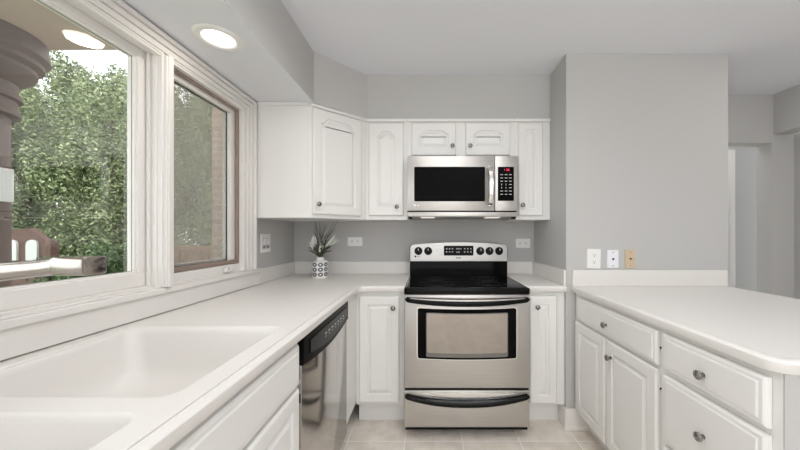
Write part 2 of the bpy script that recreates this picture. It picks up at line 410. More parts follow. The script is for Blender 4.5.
# ------------------------------------------------------------------ countertops
PROF = [(0.034, 0.0), (0.027, 0.0), (0.0262, -0.006), (0.0226, -0.006), (0.0215, 0.0005), (0.010, 0.0005), (0.004, -0.002), (0.0, -0.007), (0.0, -0.030), (0.004, -0.036), (0.03, -0.036)]
def offset(path, d, side):
    out = []
    for i, p in enumerate(path):
        p = Vector(p)
        ns = []
        for a, c in ((i - 1, i), (i, i + 1)):
            if a < 0 or c >= len(path): continue
            t = (Vector(path[c]) - Vector(path[a])).normalized(); ns.append(Vector((-t.y, t.x)) * side)
        m = ns[0] if len(ns) == 1 else (ns[0] + ns[1]) / (1 + ns[0].dot(ns[1]))
        out.append(p + m * d)
    return out
def counter_slab(b, path, back, side, holes=()):
    """slab with a rounded, grooved front edge along path; back closes the outline along the walls"""
    rows = [[(p.x, p.y, CT + z) for p in offset(path, d, side)] for d, z in PROF]
    b.rings(rows, False, False, closed=False)
    for z, row in ((CT, rows[0]), (CT - 0.036, rows[-1])):
        m = bmesh.new()
        for loop in [[(p[0], p[1]) for p in row] + list(back)] + [list(h) for h in holes]:
            vs = [m.verts.new((p[0], p[1], z)) for p in loop]
            for i in range(len(vs)): m.edges.new((vs[i], vs[(i + 1) % len(vs)]))
        bmesh.ops.triangle_fill(m, use_beauty=True, use_dissolve=False, edges=m.edges[:])
        b.bm(m)
    loop = [(rows[0][0][0], rows[0][0][1])] + list(back)[::-1] + [(rows[0][-1][0], rows[0][-1][1])]
    n = len(loop)
    b.add([(x, y, CT) for x, y in loop] + [(x, y, CT - 0.036) for x, y in loop], [(i, i + 1, i + 1 + n, i + n) for i in range(n - 1)])
    for k in (0, -1):
        col = [r[k] for r in rows]; b.add(col, [tuple(range(len(col)))])
    return b

XE, YE = -0.443, 1.93
arc = [(XE + 0.05 - 0.05 * math.cos(t), YE - 0.05 + 0.05 * math.sin(t)) for t in [R(90 * k / 6) for k in range(7)]]
path = [(XE, -0.6)] + arc + [(-0.153, YE)]
rim = rrect(-1.072, -0.518, 0.10, 1.10, 0.045, 8)
root = thing('countertop', 'long white L-shaped countertop with two sink bowls under the windows', 'countertop')
slab = MB(); counter_slab(slab, path, [(-0.153, YB - 0.002), (XL + 0.002, YB - 0.002), (XL + 0.002, -0.6)], 1, [rim])
def loop3(pts, z): return [(x, y, z) for x, y in pts]
def grow(x0, x1, y0, y1, r, d, z): return loop3(rrect(x0 + d, x1 - d, y0 + d, y1 - d, max(r - d * 0.3, 0.02), 8), z)
slab.rings([grow(-1.072, -0.518, 0.10, 1.10, 0.045, 0, CT), grow(-1.072, -0.518, 0.10, 1.10, 0.045, 0.006, CT - 0.004)], False, False)
b1 = (-1.058, -0.533, 0.628, 1.085); b2 = (-1.058, -0.533, 0.115, 0.577)
m = bmesh.new()
zs = CT - 0.004
for lp in (rrect(-1.066, -0.524, 0.106, 1.094, 0.0432, 8), rrect(*b1, 0.04, 8), rrect(*b2, 0.04, 8)):
    vs = [m.verts.new((p[0], p[1], zs)) for p in lp]
    for i in range(len(vs)): m.edges.new((vs[i], vs[(i + 1) % len(vs)]))
bmesh.ops.triangle_fill(m, use_beauty=True, use_dissolve=False, edges=m.edges[:]); slab.bm(m)
slab.build('worktop', 'counter', root, 35)
for q in (b1, b2):
    bowl = MB()
    rs = [loop3(rrect(q[0] + d, q[1] - d, q[2] + d, q[3] - d, r, 8), CT + z) for d, z, r in
          ((0, -0.004, .04), (0.003, -0.0055, .04), (0.007, -0.011, .042), (0.010, -0.022, .045), (0.022, -0.09, .055), (0.030, -0.130, .06), (0.042, -0.155, .065), (0.065, -0.172, .07), (0.095, -0.178, .075), (0.15, -0.180, .05))]
    bowl.rings(rs, False, True)
    o = bowl.build('sink_bowl', 'counter', root, 60)
    cx, cy = (q[0] + q[1]) / 2, (q[2] + q[3]) / 2
    MB().lathe([(0.045, 0), (0.045, 0.004), (0.036, 0.005), (0.032, -0.001), (0.012, -0.001), (0.010, 0.004), (0.0, 0.004)], 'z', (cx, cy, CT - 0.1795), 28).build('drain_strainer', 'chrome', o, 40)
MB().box(XL + 0.001, -1.113, 2.007, YB - 0.001, CT + 0.0005, 1.017, 0.003).build('backsplash', 'counter', root)
MB().box(-1.1125, -0.153, YB - 0.017, YB - 0.001, CT + 0.0005, 1.017, 0.003).build('backsplash', 'counter', root)

root = thing('countertop', 'short white countertop between the stove and the right alcove wall', 'countertop')
b = MB(); counter_slab(b, [(0.614, YE), (XR - 0.002, YE)], [(XR - 0.002, YB - 0.002), (0.614, YB - 0.002)], 1); b.build('worktop', 'counter', root, 35)
MB().box(0.614, XR - 0.0165, YB - 0.017, YB - 0.001, CT + 0.0005, 1.017, 0.003).build('backsplash', 'counter', root)
MB().box(XR - 0.016, XR - 0.001, YE + 0.012, YB - 0.001, CT + 0.0005, 1.017, 0.003).build('backsplash', 'counter', root)

root = thing('countertop', 'broad white peninsula countertop with a clipped front corner at right', 'countertop')
pth = [(0.911, YW - 0.002), (0.911, 0.835), (0.917, 0.818), (0.935, 0.797), (0.955, 0.79), (1.9, 0.79), (1.9, YW - 0.002)]
b = MB(); counter_slab(b, pth, [], 1); b.build('worktop', 'counter', root, 35)
MB().box(0.911, 1.895, YW - 0.018, YW - 0.001, CT + 0.0005, 1.018, 0.003).build('backsplash', 'counter', root)

# ------------------------------------------------------------------ cabinets
def panel_outline(x0, x1, z0, z1, kind):
    """closed outline of the raised field, counter-clockwise seen from the front"""
    w = x1 - x0
    if kind == 'rect': return [(x0, z0), (x1, z0), (x1, z1), (x0, z1)]
    if kind == 'arch':
        sh = min(0.048, 0.3 * w); dz = 0.040 if z1 - z0 > 0.3 else 0.030
        zc = z1 - dz
        up = [(x1, z0), (x1, zc), (x1 - sh * 0.12, zc + dz * 0.10), (x1 - sh * 0.32, zc + dz * 0.2), (x1 - sh * 0.55, zc + dz * 0.48), (x1 - sh * 0.8, zc + dz * 0.8), (x1 - sh, zc + dz * 0.95)]
        mid = [(x1 - sh * 1.25, z1 - dz * 0.01), (x0 + sh * 1.25, z1 - dz * 0.01)] if w > 2.6 * sh else [((x0 + x1) / 2, z1)]
        return up + mid + [(x0 + x1 - p[0], p[1]) for p in up[::-1]]
def shrink(pts, d):
    n = len(pts); out = []
    for i in range(n):
        p0, p1, p2 = Vector(pts[i - 1]), Vector(pts[i]), Vector(pts[(i + 1) % n])
        t1, t2 = (p1 - p0).normalized(), (p2 - p1).normalized()
        n1, n2 = Vector((-t1.y, t1.x)), Vector((-t2.y, t2.x))
        k = 1 + n1.dot(n2)
        m = (n1 + n2) / max(k, 0.3)
        q = p1 + m * d; out.append((q.x, q.y))
    return out
def door(parent, x0, x1, z0, z1, kind='rect', name='door', fm=0.055, knob=None, th=0.019, fy=0.0):
    """raised-panel front; its back sits at y = fy and it faces -y"""
    b = MB(); e = 0.006; y0 = fy - 0.001; yf = y0 - th
    def ring(d, y): return [(x0 + d, y, z0 + d), (x1 - d, y, z0 + d), (x1 - d, y, z1 - d), (x0 + d, y, z1 - d)]
    b.rings([ring(0, y0), ring(0, yf + 0.007), ring(0.003, yf + 0.003), ring(e + 0.002, yf)], True, False)
    d = e + 0.002
    outer = [(x0 + d, z0 + d), (x1 - d, z0 + d), (x1 - d, z1 - d), (x0 + d, z1 - d)]
    if kind == 'slab':
        o2 = shrink(outer, 0.014)
        b.rings([[(p[0], yf, p[1]) for p in outer], [(p[0], yf, p[1]) for p in shrink(outer, 0.009)], [(p[0], yf - 0.0035, p[1]) for p in o2]], False, True)
    else:
        ol = panel_outline(x0 + fm, x1 - fm, z0 + fm, z1 - fm, kind)
        b.plate(outer, [ol], yf)
        steps = [(0, yf), (0.003, yf + 0.009), (0.008, yf + 0.010), (0.026, yf + 0.001), (0.028, yf - 0.0005)]
        b.rings([[(p[0], y, p[1]) for p in (shrink(ol, dd) if dd else ol)] for dd, y in steps], False, True)
    o = b.build(name, 'cab', parent, 30)
    if knob:
        kx, kz = knob
        MB().lathe([(0.009, 0), (0.009, 0.003), (0.0055, 0.005), (0.0055, 0.012), (0.010, 0.015), (0.0145, 0.019), (0.0155, 0.023), (0.014, 0.026), (0.0105, 0.027), (0.0095, 0.026), (0.006, 0.0285), (0.001, 0.029)], 'y', (kx, yf, kz), 24).build('knob', 'nickel', o, 50)
    return o

def carcass(parent, x0, x1, dep, z0, z1, hollow=False):
    b = MB()
    if hollow:
        b.box(x0, x0 + 0.018, 0.02, dep, z0, z1).box(x1 - 0.018, x1, 0.02, dep, z0, z1).box(x0 + 0.018, x1 - 0.018, 0.02, dep, z0, z0 + 0.018).box(x0 + 0.018, x1 - 0.018, dep - 0.01, dep, z0 + 0.018, z1)
    else: b.box(x0, x1, 0.02, dep, z0, z1)
    return b.build('carcass', 'cab', parent)
def face(parent, x0, x1, z0, z1, opens):
    """face frame with the door openings cut out"""
    b = MB()
    outer = [(x0, z0), (x1, z0), (x1, z1), (x0, z1)]
    hs = [[(a, c), (bb, c), (bb, dd), (a, dd)] for a, bb, c, dd in opens]
    for y in (0.0, 0.0195): b.plate(outer, hs, y)
    for lp in [outer] + hs:
        n = len(lp); b.add([(p[0], 0.0, p[1]) for p in lp] + [(p[0], 0.0195, p[1]) for p in lp], [(i, (i + 1) % n, (i + 1) % n + n, i + n) for i in range(n)])
    return b.build('face_frame', 'cab', parent)
def crown(parent, x0, x1, z):
    MB().box(x0, x1, -0.016, -0.0005, z - 0.024, z - 0.001, 0.005, 3).build('crown_moulding', 'cab', parent, 40)
def shr(a, b_, c, d, k=0.012): return (a + k, b_ - k, c + k, d - k)

UZ0, UZ1 = 1.35, 2.079
# corner wall cabinet (diagonal door)
A = Vector((-0.757, 1.925)); B = Vector((-0.457, 2.199)); L = (B - A).length; ang = math.atan2(B.y - A.y, B.x - A.x)
root = thing('wall_cabinet', 'white diagonal corner wall cabinet with one arched door beside the window', 'cabinet', (A.x, A.y, 0), ang)
Mi = Matrix.Rotation(-ang, 4, 'Z') @ Matrix.Translation((-A.x, -A.y, 0))
def loc2(p): q = Mi @ Vector((p[0], p[1], 0)); return (q.x, q.y)
nrm = (B - A).normalized(); inn = Vector((-nrm.y, nrm.x)) * 0.02
MB().prism([loc2(p) for p in [(A.x, A.y), tuple(A + inn + Vector((0.0, 0.0))), tuple(B + inn), (B.x, B.y + 0.002), (-0.4575, YB - 0.002), (XL + 0.002, YB - 0.002), (XL + 0.002, A.y)]], UZ0, UZ1).build('carcass', 'cab', root)
dx0, dx1 = 0.04 * L, 0.895 * L
face(root, 0, L, UZ0, UZ1, [shr(dx0, dx1, 1.385, 2.045)])
door(root, dx0, dx1, 1.372, 2.052, 'arch', fm=0.052, knob=(dx0 + 0.03, 1.437))
b = MB(); b.box(0.006, L - 0.006, -0.014, -0.0005, UZ1 - 0.022, UZ1 - 0.001, 0.005, 3)
b.build('crown_moulding', 'cab', root, 40)
q0, q1 = loc2((A.x - 0.005, A.y - 0.0005)), loc2((XL + 0.05, A.y - 0.0005))
q2, q3 = loc2((XL + 0.05, A.y - 0.012)), loc2((A.x - 0.002, A.y - 0.012))
MB().prism([q0, q1, q2, q3], UZ1 - 0.022, UZ1 - 0.001).build('side_moulding', 'cab', root)

def wall_cab(label, x0, x1, z0, doors, ycab=2.2):
    root = thing('wall_cabinet', label, 'cabinet', (0, ycab, 0))
    carcass(root, x0, x1, YB - ycab - 0.002, z0, UZ1)
    face(root, x0, x1, z0, UZ1, [shr(a, b_, c, d) for a, b_, c, d, *_ in doors])
    for a, b_, c, d, kind, fm, kn in doors: door(root, a, b_, c, d, kind, fm=fm, knob=kn)
    crown(root, x0, x1, UZ1)
    return root
wall_cab('narrow white wall cabinet with an arched door left of the microwave', -0.4555, -0.155, UZ0, [(-0.436, -0.183, 1.378, 2.047, 'arch', 0.062, (-0.229, 1.441))])
wall_cab('short white two-door wall cabinet directly above the microwave', -0.154, 0.620, 1.797, [(-0.126, 0.194, 1.810, 2.047, 'arch', 0.055, (0.168, 1.875)), (0.262, 0.584, 1.810, 2.047, 'arch', 0.055, (0.294, 1.875))])
wall_cab('very narrow white wall cabinet right of the microwave against the alcove wall', 0.621, XR - 0.002, UZ0, [(0.642, 0.820, 1.378, 2.047, 'rect', 0.050, (0.668, 1.452))])

def base_cab(label, loc, rz, x0, x1, dep, fronts, hollow=False, extra=None, ztop=0.877, zk=0.145, kick=0.075):
    root = thing('base_cabinet', label, 'cabinet', loc, rz)
    carcass(root, x0, x1, dep, zk, ztop, hollow)
    face(root, x0, x1, zk, ztop, [shr(f[0], f[1], f[2], f[3]) for f in fronts])
    MB().box(x0, x1, kick, kick + 0.015, 0, zk - 0.001).build('toe_kick', 'cab', root)
    for a, b_, c, d, kind, name, kn in fronts: door(root, a, b_, c, d, kind, name=name, fm=0.052 if kind == 'rect' else 0, knob=kn)
    return root
r_ = base_cab('white full-height-door base cabinet in the corner left of the stove', (0, 1.965, 0), 0, -0.468, -0.156, 0.56,
              [(-0.449, -0.190, 0.166, 0.847, 'rect', 'door', (-0.228, 0.777))])
MB().box(-0.487, -0.4685, -0.250, 0.02, 0.163, 0.877, 0.001).build('filler_panel', 'cab', r_)
MB().box(-0.56, -0.545, -0.250, 0.07, 0, 0.162).build('toe_kick', 'cab', r_)
base_cab('narrow white base cabinet between the stove and the alcove wall', (0, 1.965, 0), 0, 0.616, XR - 0.002, 0.56,
         [(0.647, 0.822, 0.158, 0.850, 'rect', 'door', (0.690, 0.782))])
# sink base: local x runs along +Y
XF = -0.475
r_ = base_cab('white sink base cabinet with a false drawer front, near end of the left run', (XF, 0.0, 0), R(90), 0.05, 1.096, 0.60,
         [(0.08, 1.072, 0.717, 0.858, 'slab', 'false_drawer_front', None), (0.08, 0.568, 0.165, 0.703, 'rect', 'door', (0.54, 0.64)), (0.574, 1.072, 0.165, 0.703, 'rect', 'door', (0.602, 0.64))], hollow=True)
b = MB(); b.box(1.073, 1.081, -0.012, -0.0002, 0.63, 0.665, 0.002); b.build('hinge', 'black', r_)
# peninsula: local x runs along -Y from the wall end
r_ = base_cab('white peninsula base cabinet with one drawer over two doors, next to the wall', (0.938, YW - 0.003, 0), R(-90), 0.002, 0.722, 0.62,
         [(0.055, 0.713, 0.717, 0.857, 'slab', 'drawer', (0.372, 0.777)), (0.028, 0.350, 0.142, 0.700, 'rect', 'door', None), (0.358, 0.713, 0.142, 0.700, 'rect', 'door', (0.408, 0.622))])
for hz in (0.785, 0.62): MB().box(0.7135, 0.7165, -0.006, -0.0002, hz, hz + 0.008, 0.0005).build('hinge', 'black', r_)
r_ = base_cab('white peninsula base cabinet of wide stacked drawers at the near end', (0.938, YW - 0.003, 0), R(-90), 0.7225, 1.137, 0.62,
         [(0.745, 1.112, 0.717, 0.857, 'slab', 'drawer', (0.928, 0.778)), (0.745, 1.112, 0.435, 0.697, 'slab', 'drawer', (0.928, 0.572)), (0.745, 1.112, 0.160, 0.415, 'slab', 'drawer', (0.928, 0.29))])
MB().box(1.1372, 1.141, 0.0, 0.93, 0.0, 0.877).build('end_panel', 'wall', r_)  # white panel; its shade is painted in with the grey wall colour

# ------------------------------------------------------------------ dishwasher (local x along +Y, faces +X)
root = thing('dishwasher', 'stainless dishwasher with a black control panel under the left countertop', 'dishwasher', (-0.462, 1.099, 0), R(90))
W = 0.609
MB().box(0.001, W - 0.001, 0.026, 0.58, 0.12, 0.872).build('tub', 'black', root)
MB().box(0.002, W - 0.002, 0.085, 0.10, 0.0, 0.118).build('toe_kick', 'black', root)
MB().box(0.001, W - 0.001, 0.0, 0.025, 0.125, 0.80, 0.003).build('door', 'steel_v', root, 40)
N = 16
top = [(0.0, 0.872), (W, 0.872)]
low = [(W * (1 - k / N), 0.772 - 0.03 * math.sin(math.pi * k / N)) for k in range(N + 1)]
out = [(0, 0.872)] + low[::-1] + [(W, 0.872)]
b = MB(); n = len(out)
b.rings([[(p[0], 0.024, p[1]) for p in out], [(p[0], -0.004, p[1]) for p in out], [(W / 2 + (p[0] - W / 2) * 0.99, -0.008, 0.82 + (p[1] - 0.82) * 0.96) for p in out]], True, True)
cp = b.build('control_panel', 'black_matte', root, 30)
low2 = [(W * 0.94 - W * 0.84 * k / N, 0.795 - 0.03 * math.sin(math.pi * k / N)) for k in range(N + 1)]
out2 = [(W * 0.10, 0.845)] + low2[::-1] + [(W * 0.94, 0.845)]
b = MB(); b.rings([[(p[0], -0.0075, p[1]) for p in out2], [(p[0], -0.011, p[1]) for p in out2]], True, True)
b.build('handle_recess', 'black', cp, 30)
for k in range(7):
    xx = 0.22 + 0.045 * k
    MB().box(xx, xx + 0.022, -0.0118, -0.0112, 0.812, 0.818).build('button', 'grey_mark', cp)
    MB().box(xx + 0.003, xx + 0.018, -0.0118, -0.0112, 0.800, 0.803).build('button_label', 'grey_mark', cp)

# ------------------------------------------------------------------ range
RX, RY = 0.2295, 1.841
root = thing('kitchen_range', 'stainless electric range with black glass cooktop in the middle of the back wall', 'stove', (RX, RY, 0))
hw = 0.380
MB().box(-hw + 0.004, hw - 0.004, 0.03, 0.62, 0.055, 0.880).build('body', 'steel_dull', root)
for sx in (-1, 1):
    for yy in (0.24, 0.55):
        MB().lathe([(0.016, 0), (0.018, 0.004), (0.018, 0.012), (0.009, 0.014), (0.009, 0.056)], 'z', (sx * 0.33, yy, 0), 14).build('foot', 'black', root, 40)
MB().box(-hw + 0.006, hw - 0.006, 0.022, 0.0295, 0.048, 0.086).build('kick_plate', 'black', root)
# cooktop
b = MB(); b.box(-hw - 0.001, hw + 0.001, -0.010, 0.505, 0.882, 0.921, 0.009, 3); b.mi = 1
b.box(-hw + 0.016, hw - 0.016, 0.015, 0.495, 0.9205, 0.9222, 0.0006, 1)
ck = b.build('cooktop', ['black', 'black_glass'], root, 40)
for (bx, by, br) in ((-0.18, 0.15, 0.115), (0.18, 0.15, 0.09), (-0.18, 0.37, 0.085), (0.18, 0.37, 0.105)):
    b = MB()
    for r0 in (br, br * 0.62):
        b.lathe([(r0, 0), (r0, 0.0005), (r0 - 0.003, 0.0005), (r0 - 0.003, 0)], 'z', (bx, by, 0.9222), 48, False, False)
    b.build('burner_ring', 'ring', ck)
for sx in (-1, 1):
    MB().box(sx * (hw - 0.012) - 0.004, sx * (hw - 0.012) + 0.004, 0.02, 0.49, 0.9212, 0.924, 0.001).build('side_trim', 'bar', ck)
# backguard
def guard_outline(x, zb, ze, zc, r, n=10):
    pts = [(-x, zb), (x, zb)]
    for k in range(5):
        t = R(90 * k / 4); pts.append((x - r + r * math.cos(t), ze - r + r * math.sin(t)))
    for k in range(1, n): u = 1 - 2 * k / n; pts.append(((x - r) * u, ze + (zc - ze) * (1 - u * u)))
    for k in range(5):
        t = R(90 + 90 * k / 4); pts.append((-x + r + r * math.cos(t), ze - r + r * math.sin(t)))
    return pts
YG = 0.506
b = MB(); b.box(-hw + 0.002, hw - 0.002, YG + 0.012, YG + 0.08, 0.88, 1.045); b.build('backguard_riser', 'black_glass', root)
go = guard_outline(hw - 0.001, 1.036, 1.166, 1.183, 0.03)
def sc_(pts, k, cz=1.11): return [(p[0] * k, cz + (p[1] - cz) * k) for p in pts]
b = MB(); b.rings([[(p[0], YG + 0.10, p[1]) for p in go], [(p[0], YG + 0.004, p[1]) for p in go], [(p[0], YG - 0.002, p[1]) for p in sc_(go, 0.985)]], True, True)
bgd = b.build('backguard', 'steel_guard', root, 30)
kz = 1.115
for i, px in enumerate((-0.311, -0.236, 0.166, 0.237, 0.311)):
    b = MB(); b.lathe([(0.031, 0), (0.031, 0.004), (0.027, 0.006), (0.0245, 0.022), (0.022, 0.025), (0.0, 0.025)], 'y', (px, YG - 0.002, kz), 28); b.box(px - 0.005, px + 0.005, YG - 0.032, YG - 0.026, kz - 0.021, kz + 0.021, 0.002)
    kn = b.build('control_knob', 'black', root, 40)
    MB().box(px - 0.0015, px + 0.0015, YG - 0.033, YG - 0.0318, kz + 0.004, kz + 0.020).build('pointer_mark', 'plate', kn)
b = MB(); ds = rrect(-0.115, 0.113, 1.080, 1.156, 0.008, 3)
b.rings([[(p[0], YG - 0.001, p[1]) for p in ds], [(p[0], YG - 0.006, p[1]) for p in ds]], True, True)
dsp = b.build('display_panel', 'black_glass', root)
def marks(name, mat, parent, boxes):
    for q in boxes: MB().box(*q).build(name, mat, parent)
qs = [(-0.098 + ix * 0.022, -0.088 + ix * 0.022, YG - 0.0068, YG - 0.006, 1.104 + iz * 0.024, 1.113 + iz * 0.024) for ix in range(3) for iz in range(2)]
qs += [(0.040 + ix * 0.024, 0.050 + ix * 0.024, YG - 0.0068, YG - 0.006, 1.104 + iz * 0.024, 1.113 + iz * 0.024) for ix in range(3) for iz in range(2)]
qs += [(-0.018 + ix * 0.010, -0.012 + ix * 0.010, YG - 0.0068, YG - 0.006, 1.102, 1.112) for ix in range(3)]
marks('touch_key', 'grey_mark', dsp, qs)
marks('clock_digit', 'grey_mark', dsp, [(-0.02 + ix * 0.0085, -0.0145 + ix * 0.0085, YG - 0.0068, YG - 0.006, 1.128, 1.137) for ix in range(5)])
b = MB()                                        # small dark maker's wordmark below the display and the diamond mark at left
for ix, hgt in enumerate((0.010, 0.007, 0.007, 0.007, 0.008, 0.007)): b.box(-0.018 + ix * 0.006, -0.0135 + ix * 0.006, YG - 0.0028, YG - 0.0018, 1.058, 1.058 + hgt)
b.build('wordmark', 'black', bgd)
b = MB(); b.prism([(0.0, 0.009), (0.009, 0.0), (0.0, -0.009), (-0.009, 0.0)], -0.0008, 0.0004)
o = b.build('diamond_mark', 'black', bgd); o.location = (-0.334, YG - 0.0024, 1.073); o.rotation_euler = (R(90), 0, 0)
MB().box(-0.318, -0.299, YG - 0.0028, YG - 0.002, 1.072, 1.076).build('diamond_text', 'slot', bgd)

# oven door
b = MB(); b.box(-hw, hw, 0.0, 0.029, 0.312, 0.880, 0.005, 3)
dr = b.build('oven_door', 'steel', root, 40)
def sag_rect(x, z0, z1, s, r, n=14):
    base = rrect(-x, x, z0, z1, r, 5); out = []
    for px, pz in base: out.append((px, pz))
    # refine the long sides
    res = []
    for i in range(len(out)):
        a, c = out[i], out[(i + 1) % len(out)]
        res.append(a)
        if abs(c[0] - a[0]) > 0.1:
            for k in range(1, n): res.append((a[0] + (c[0] - a[0]) * k / n, a[1] + (c[1] - a[1]) * k / n))
    return [(px, pz - s * (1 - (px / x) ** 2)) for px, pz in res]
def slabz(b, pts, y0, y1): return b.rings([[(p[0], y0, p[1]) for p in pts], [(p[0], y1, p[1]) for p in pts]], True, True)
slabz(MB(), sag_rect(0.303, 0.492, 0.804, 0.009, 0.016), 0.0, -0.003).build('window_bezel', 'bar', dr)
wf = slabz(MB(), sag_rect(0.298, 0.497, 0.799, 0.009, 0.012), -0.0025, -0.006).build('window_frame', 'black_matte', dr)
slabz(MB(), sag_rect(0.247, 0.506, 0.773, 0.006, 0.010), -0.0055, -0.0075).build('window_lip', 'oven_lip', dr)
slabz(MB(), sag_rect(0.241, 0.531, 0.768, 0.006, 0.008), -0.007, -0.0085).build('oven_window', 'oven_glass', dr)
def crescent(b, w, te, tc, be, bc, y0, y1, n=60, bow=0.0):
    """bar whose upper and lower outlines sag from the ends (te, be) to the centre (tc, bc)"""
    f0 = []; 
    tp = []; bt = []
    for k in range(n + 1):
        u = -1 + 2 * k / n; s = 1 - abs(u) ** 2.2
        zt, zb = te + (tc - te) * s, be + (bc - be) * s
        e = max(0.0, abs(u) - 0.95) / 0.05; zm = (zt + zb) / 2; q = math.sqrt(max(0.02, 1 - e * e))
        tp.append((u * w, zm + (zt - zm) * q, s)); bt.append((u * w, zm + (zb - zm) * q, s))
    secs = []
    for t, l in zip(tp, bt):
        yy = y1 - bow * t[2]; zt, zb = t[1], l[1]; h = (zt - zb)
        secs.append([(t[0], y0, zt), (t[0], yy + 0.006, zt), (t[0], yy, zt - h * 0.25), (t[0], yy, zb + h * 0.25), (t[0], yy + 0.006, zb), (t[0], y0, zb)])
    return b.rings(secs, True, True)
hd = crescent(MB(), 0.374, 0.870, 0.852, 0.840, 0.815, -0.002, -0.030, bow=0.018).build('handle', 'black', dr, 50)
crescent(MB(), 0.345, 0.868, 0.862, 0.861, 0.846, -0.006, -0.034, bow=0.020).build('handle_bar', 'bar', dr, 50)
MB().box(-hw + 0.002, hw - 0.002, 0.012, 0.03, 0.297, 0.313).build('door_gap', 'dark', root)
# storage drawer
b = MB(); b.box(-hw, hw, 0.0, 0.029, 0.075, 0.298, 0.005, 3)
dw = b.build('storage_drawer', 'steel', root, 40)
hd = crescent(MB(), 0.374, 0.285, 0.242, 0.258, 0.212, -0.0005, -0.028, bow=0.012).build('handle', 'black', dw, 50)
ln = [(0.30 * (-1 + 2 * k / 20), 0.284) for k in range(21)] + [(0.30 * (1 - 2 * k / 20), 0.284 - 0.040 * (1 - (1 - 2 * k / 20) ** 2)) for k in range(1, 20)]
slabz(MB(), ln, 0.0, -0.004).build('handle_scoop', 'bar', dw, 40)

# ------------------------------------------------------------------ microwave
MX, MY = 0.232, 2.09
root = thing('microwave_oven', 'stainless over-the-range microwave mounted under the short cabinet', 'microwave', (MX, MY, 0))
mw = 0.3795; z0, z1 = 1.406, 1.784
MB().box(-mw + 0.003, mw - 0.003, 0.021, 0.446, 1.366, z1).build('case', 'steel_dull', root)
sx = (494.8 - 429) / 304 * MY - MX
dr = MB().box(-mw, sx - 0.001, 0, 0.0205, z0, z1, 0.004).build('door', 'steel', root, 40)
slabz(MB(), rrect(-mw + 0.046, 0.153, z0 + 0.065, z1 - 0.076, 0.006, 3), 0.0, -0.003).build('window', 'black_matte', dr)
b = MB(); hx = 0.186; pr = []
for k in range(13):
    u = -1 + 2 * k / 12; yy = -0.012 - 0.040 * (1 - u * u) ** 0.6; zz = 1.575 + u * 0.132
    pr.append([(hx - 0.017, yy, zz), (hx - 0.012, yy - 0.008, zz), (hx + 0.012, yy - 0.008, zz), (hx + 0.017, yy, zz), (hx + 0.012, yy + 0.006, zz), (hx - 0.012, yy + 0.006, zz)])
b.rings(pr); b.box(hx - 0.012, hx + 0.012, -0.014, 0.0, 1.437, 1.452, 0.002).box(hx - 0.012, hx + 0.012, -0.014, 0.0, 1.698, 1.713, 0.002)
b.build('handle', 'bar', dr, 45)
b = MB(); b.lathe([(0.0075, 0), (0.0075, 0.0015), (0.0065, 0.002), (0, 0.002)], 'y', (-0.330, 0, 1.443), 20)
b.build('round_emblem', 'plate', dr)
MB().box(-0.311, -0.304, -0.001, 0, 1.438, 1.447).build('small_sticker', 'plate', dr)
cp = MB().box(sx + 0.001, mw, 0, 0.0205, z0, z1, 0.004).build('control_side', 'steel', root, 40)
kx0, kx1 = (497.8 - 429) / 304 * MY - MX, (513.8 - 429) / 304 * MY - MX
kp = slabz(MB(), rrect(kx0, kx1, z0 + 0.068, z1 - 0.076, 0.005, 3), 0.0, -0.003).build('keypad', 'black_matte', root)
kw = kx1 - kx0; qs = []
for r in range(7):
    for c in range(3):
        xx = kx0 + kw * (0.16 + 0.27 * c); zz = z1 - 0.130 - r * 0.0225
        if r in (3, 4) and c < 2: qs.append((xx + 0.006, xx + 0.010, -0.0038, -0.003, zz - 0.006, zz + 0.006))
        else: qs.append((xx, xx + 0.017, -0.0038, -0.003, zz - 0.0025, zz + 0.0025))
marks('key_marking', 'grey_mark', kp, qs)
b = MB()                                       # seven-segment digits of the clock
def digit(b, x, z, w, h, segs, y=-0.0036, t=0.0022):
    S = {'a': (0, w, h - t, h), 'g': (0, w, h / 2 - t / 2, h / 2 + t / 2), 'd': (0, w, 0, t), 'f': (0, t, h / 2, h), 'b': (w - t, w, h / 2, h), 'e': (0, t, 0, h / 2), 'c': (w - t, w, 0, h / 2)}
    for s_ in segs: a, c, e, f = S[s_]; b.box(x + a, x + c, y, -0.003, z + e, z + f)
dz = z1 - 0.104
for x_, w_, sg in ((0.040, 0.007, 'bc'), (0.057, 0.009, 'abgcd'), (0.070, 0.009, 'afgcde')):
    b = MB(); digit(b, kx0 + x_, dz, w_, 0.014, sg); b.build('clock_digit', 'red_led', kp)
# vent grille under the door and the two cooktop lamps
b = MB(); b.box(-mw, mw, 0.004, 0.03, 1.367, 1.398, 0.003); b.build('vent_grille', 'steel', root, 40)
MB().box(-mw + 0.004, mw - 0.004, 0.012, 0.03, 1.398, 1.407).build('vent_slot', 'dark', root)
for xx in (-0.24, 0.22): MB().box(xx - 0.05, xx + 0.05, 0.05, 0.13, 1.360, 1.3665, 0.002).build('cooktop_lamp', 'hood_lamp', root)
for sxx in (-1, 1): MB().box(sxx * 0.362 - 0.012, sxx * 0.362 + 0.012, 0.03, 0.07, 1.352, 1.3665, 0.002).build('mounting_clip', 'black', root)

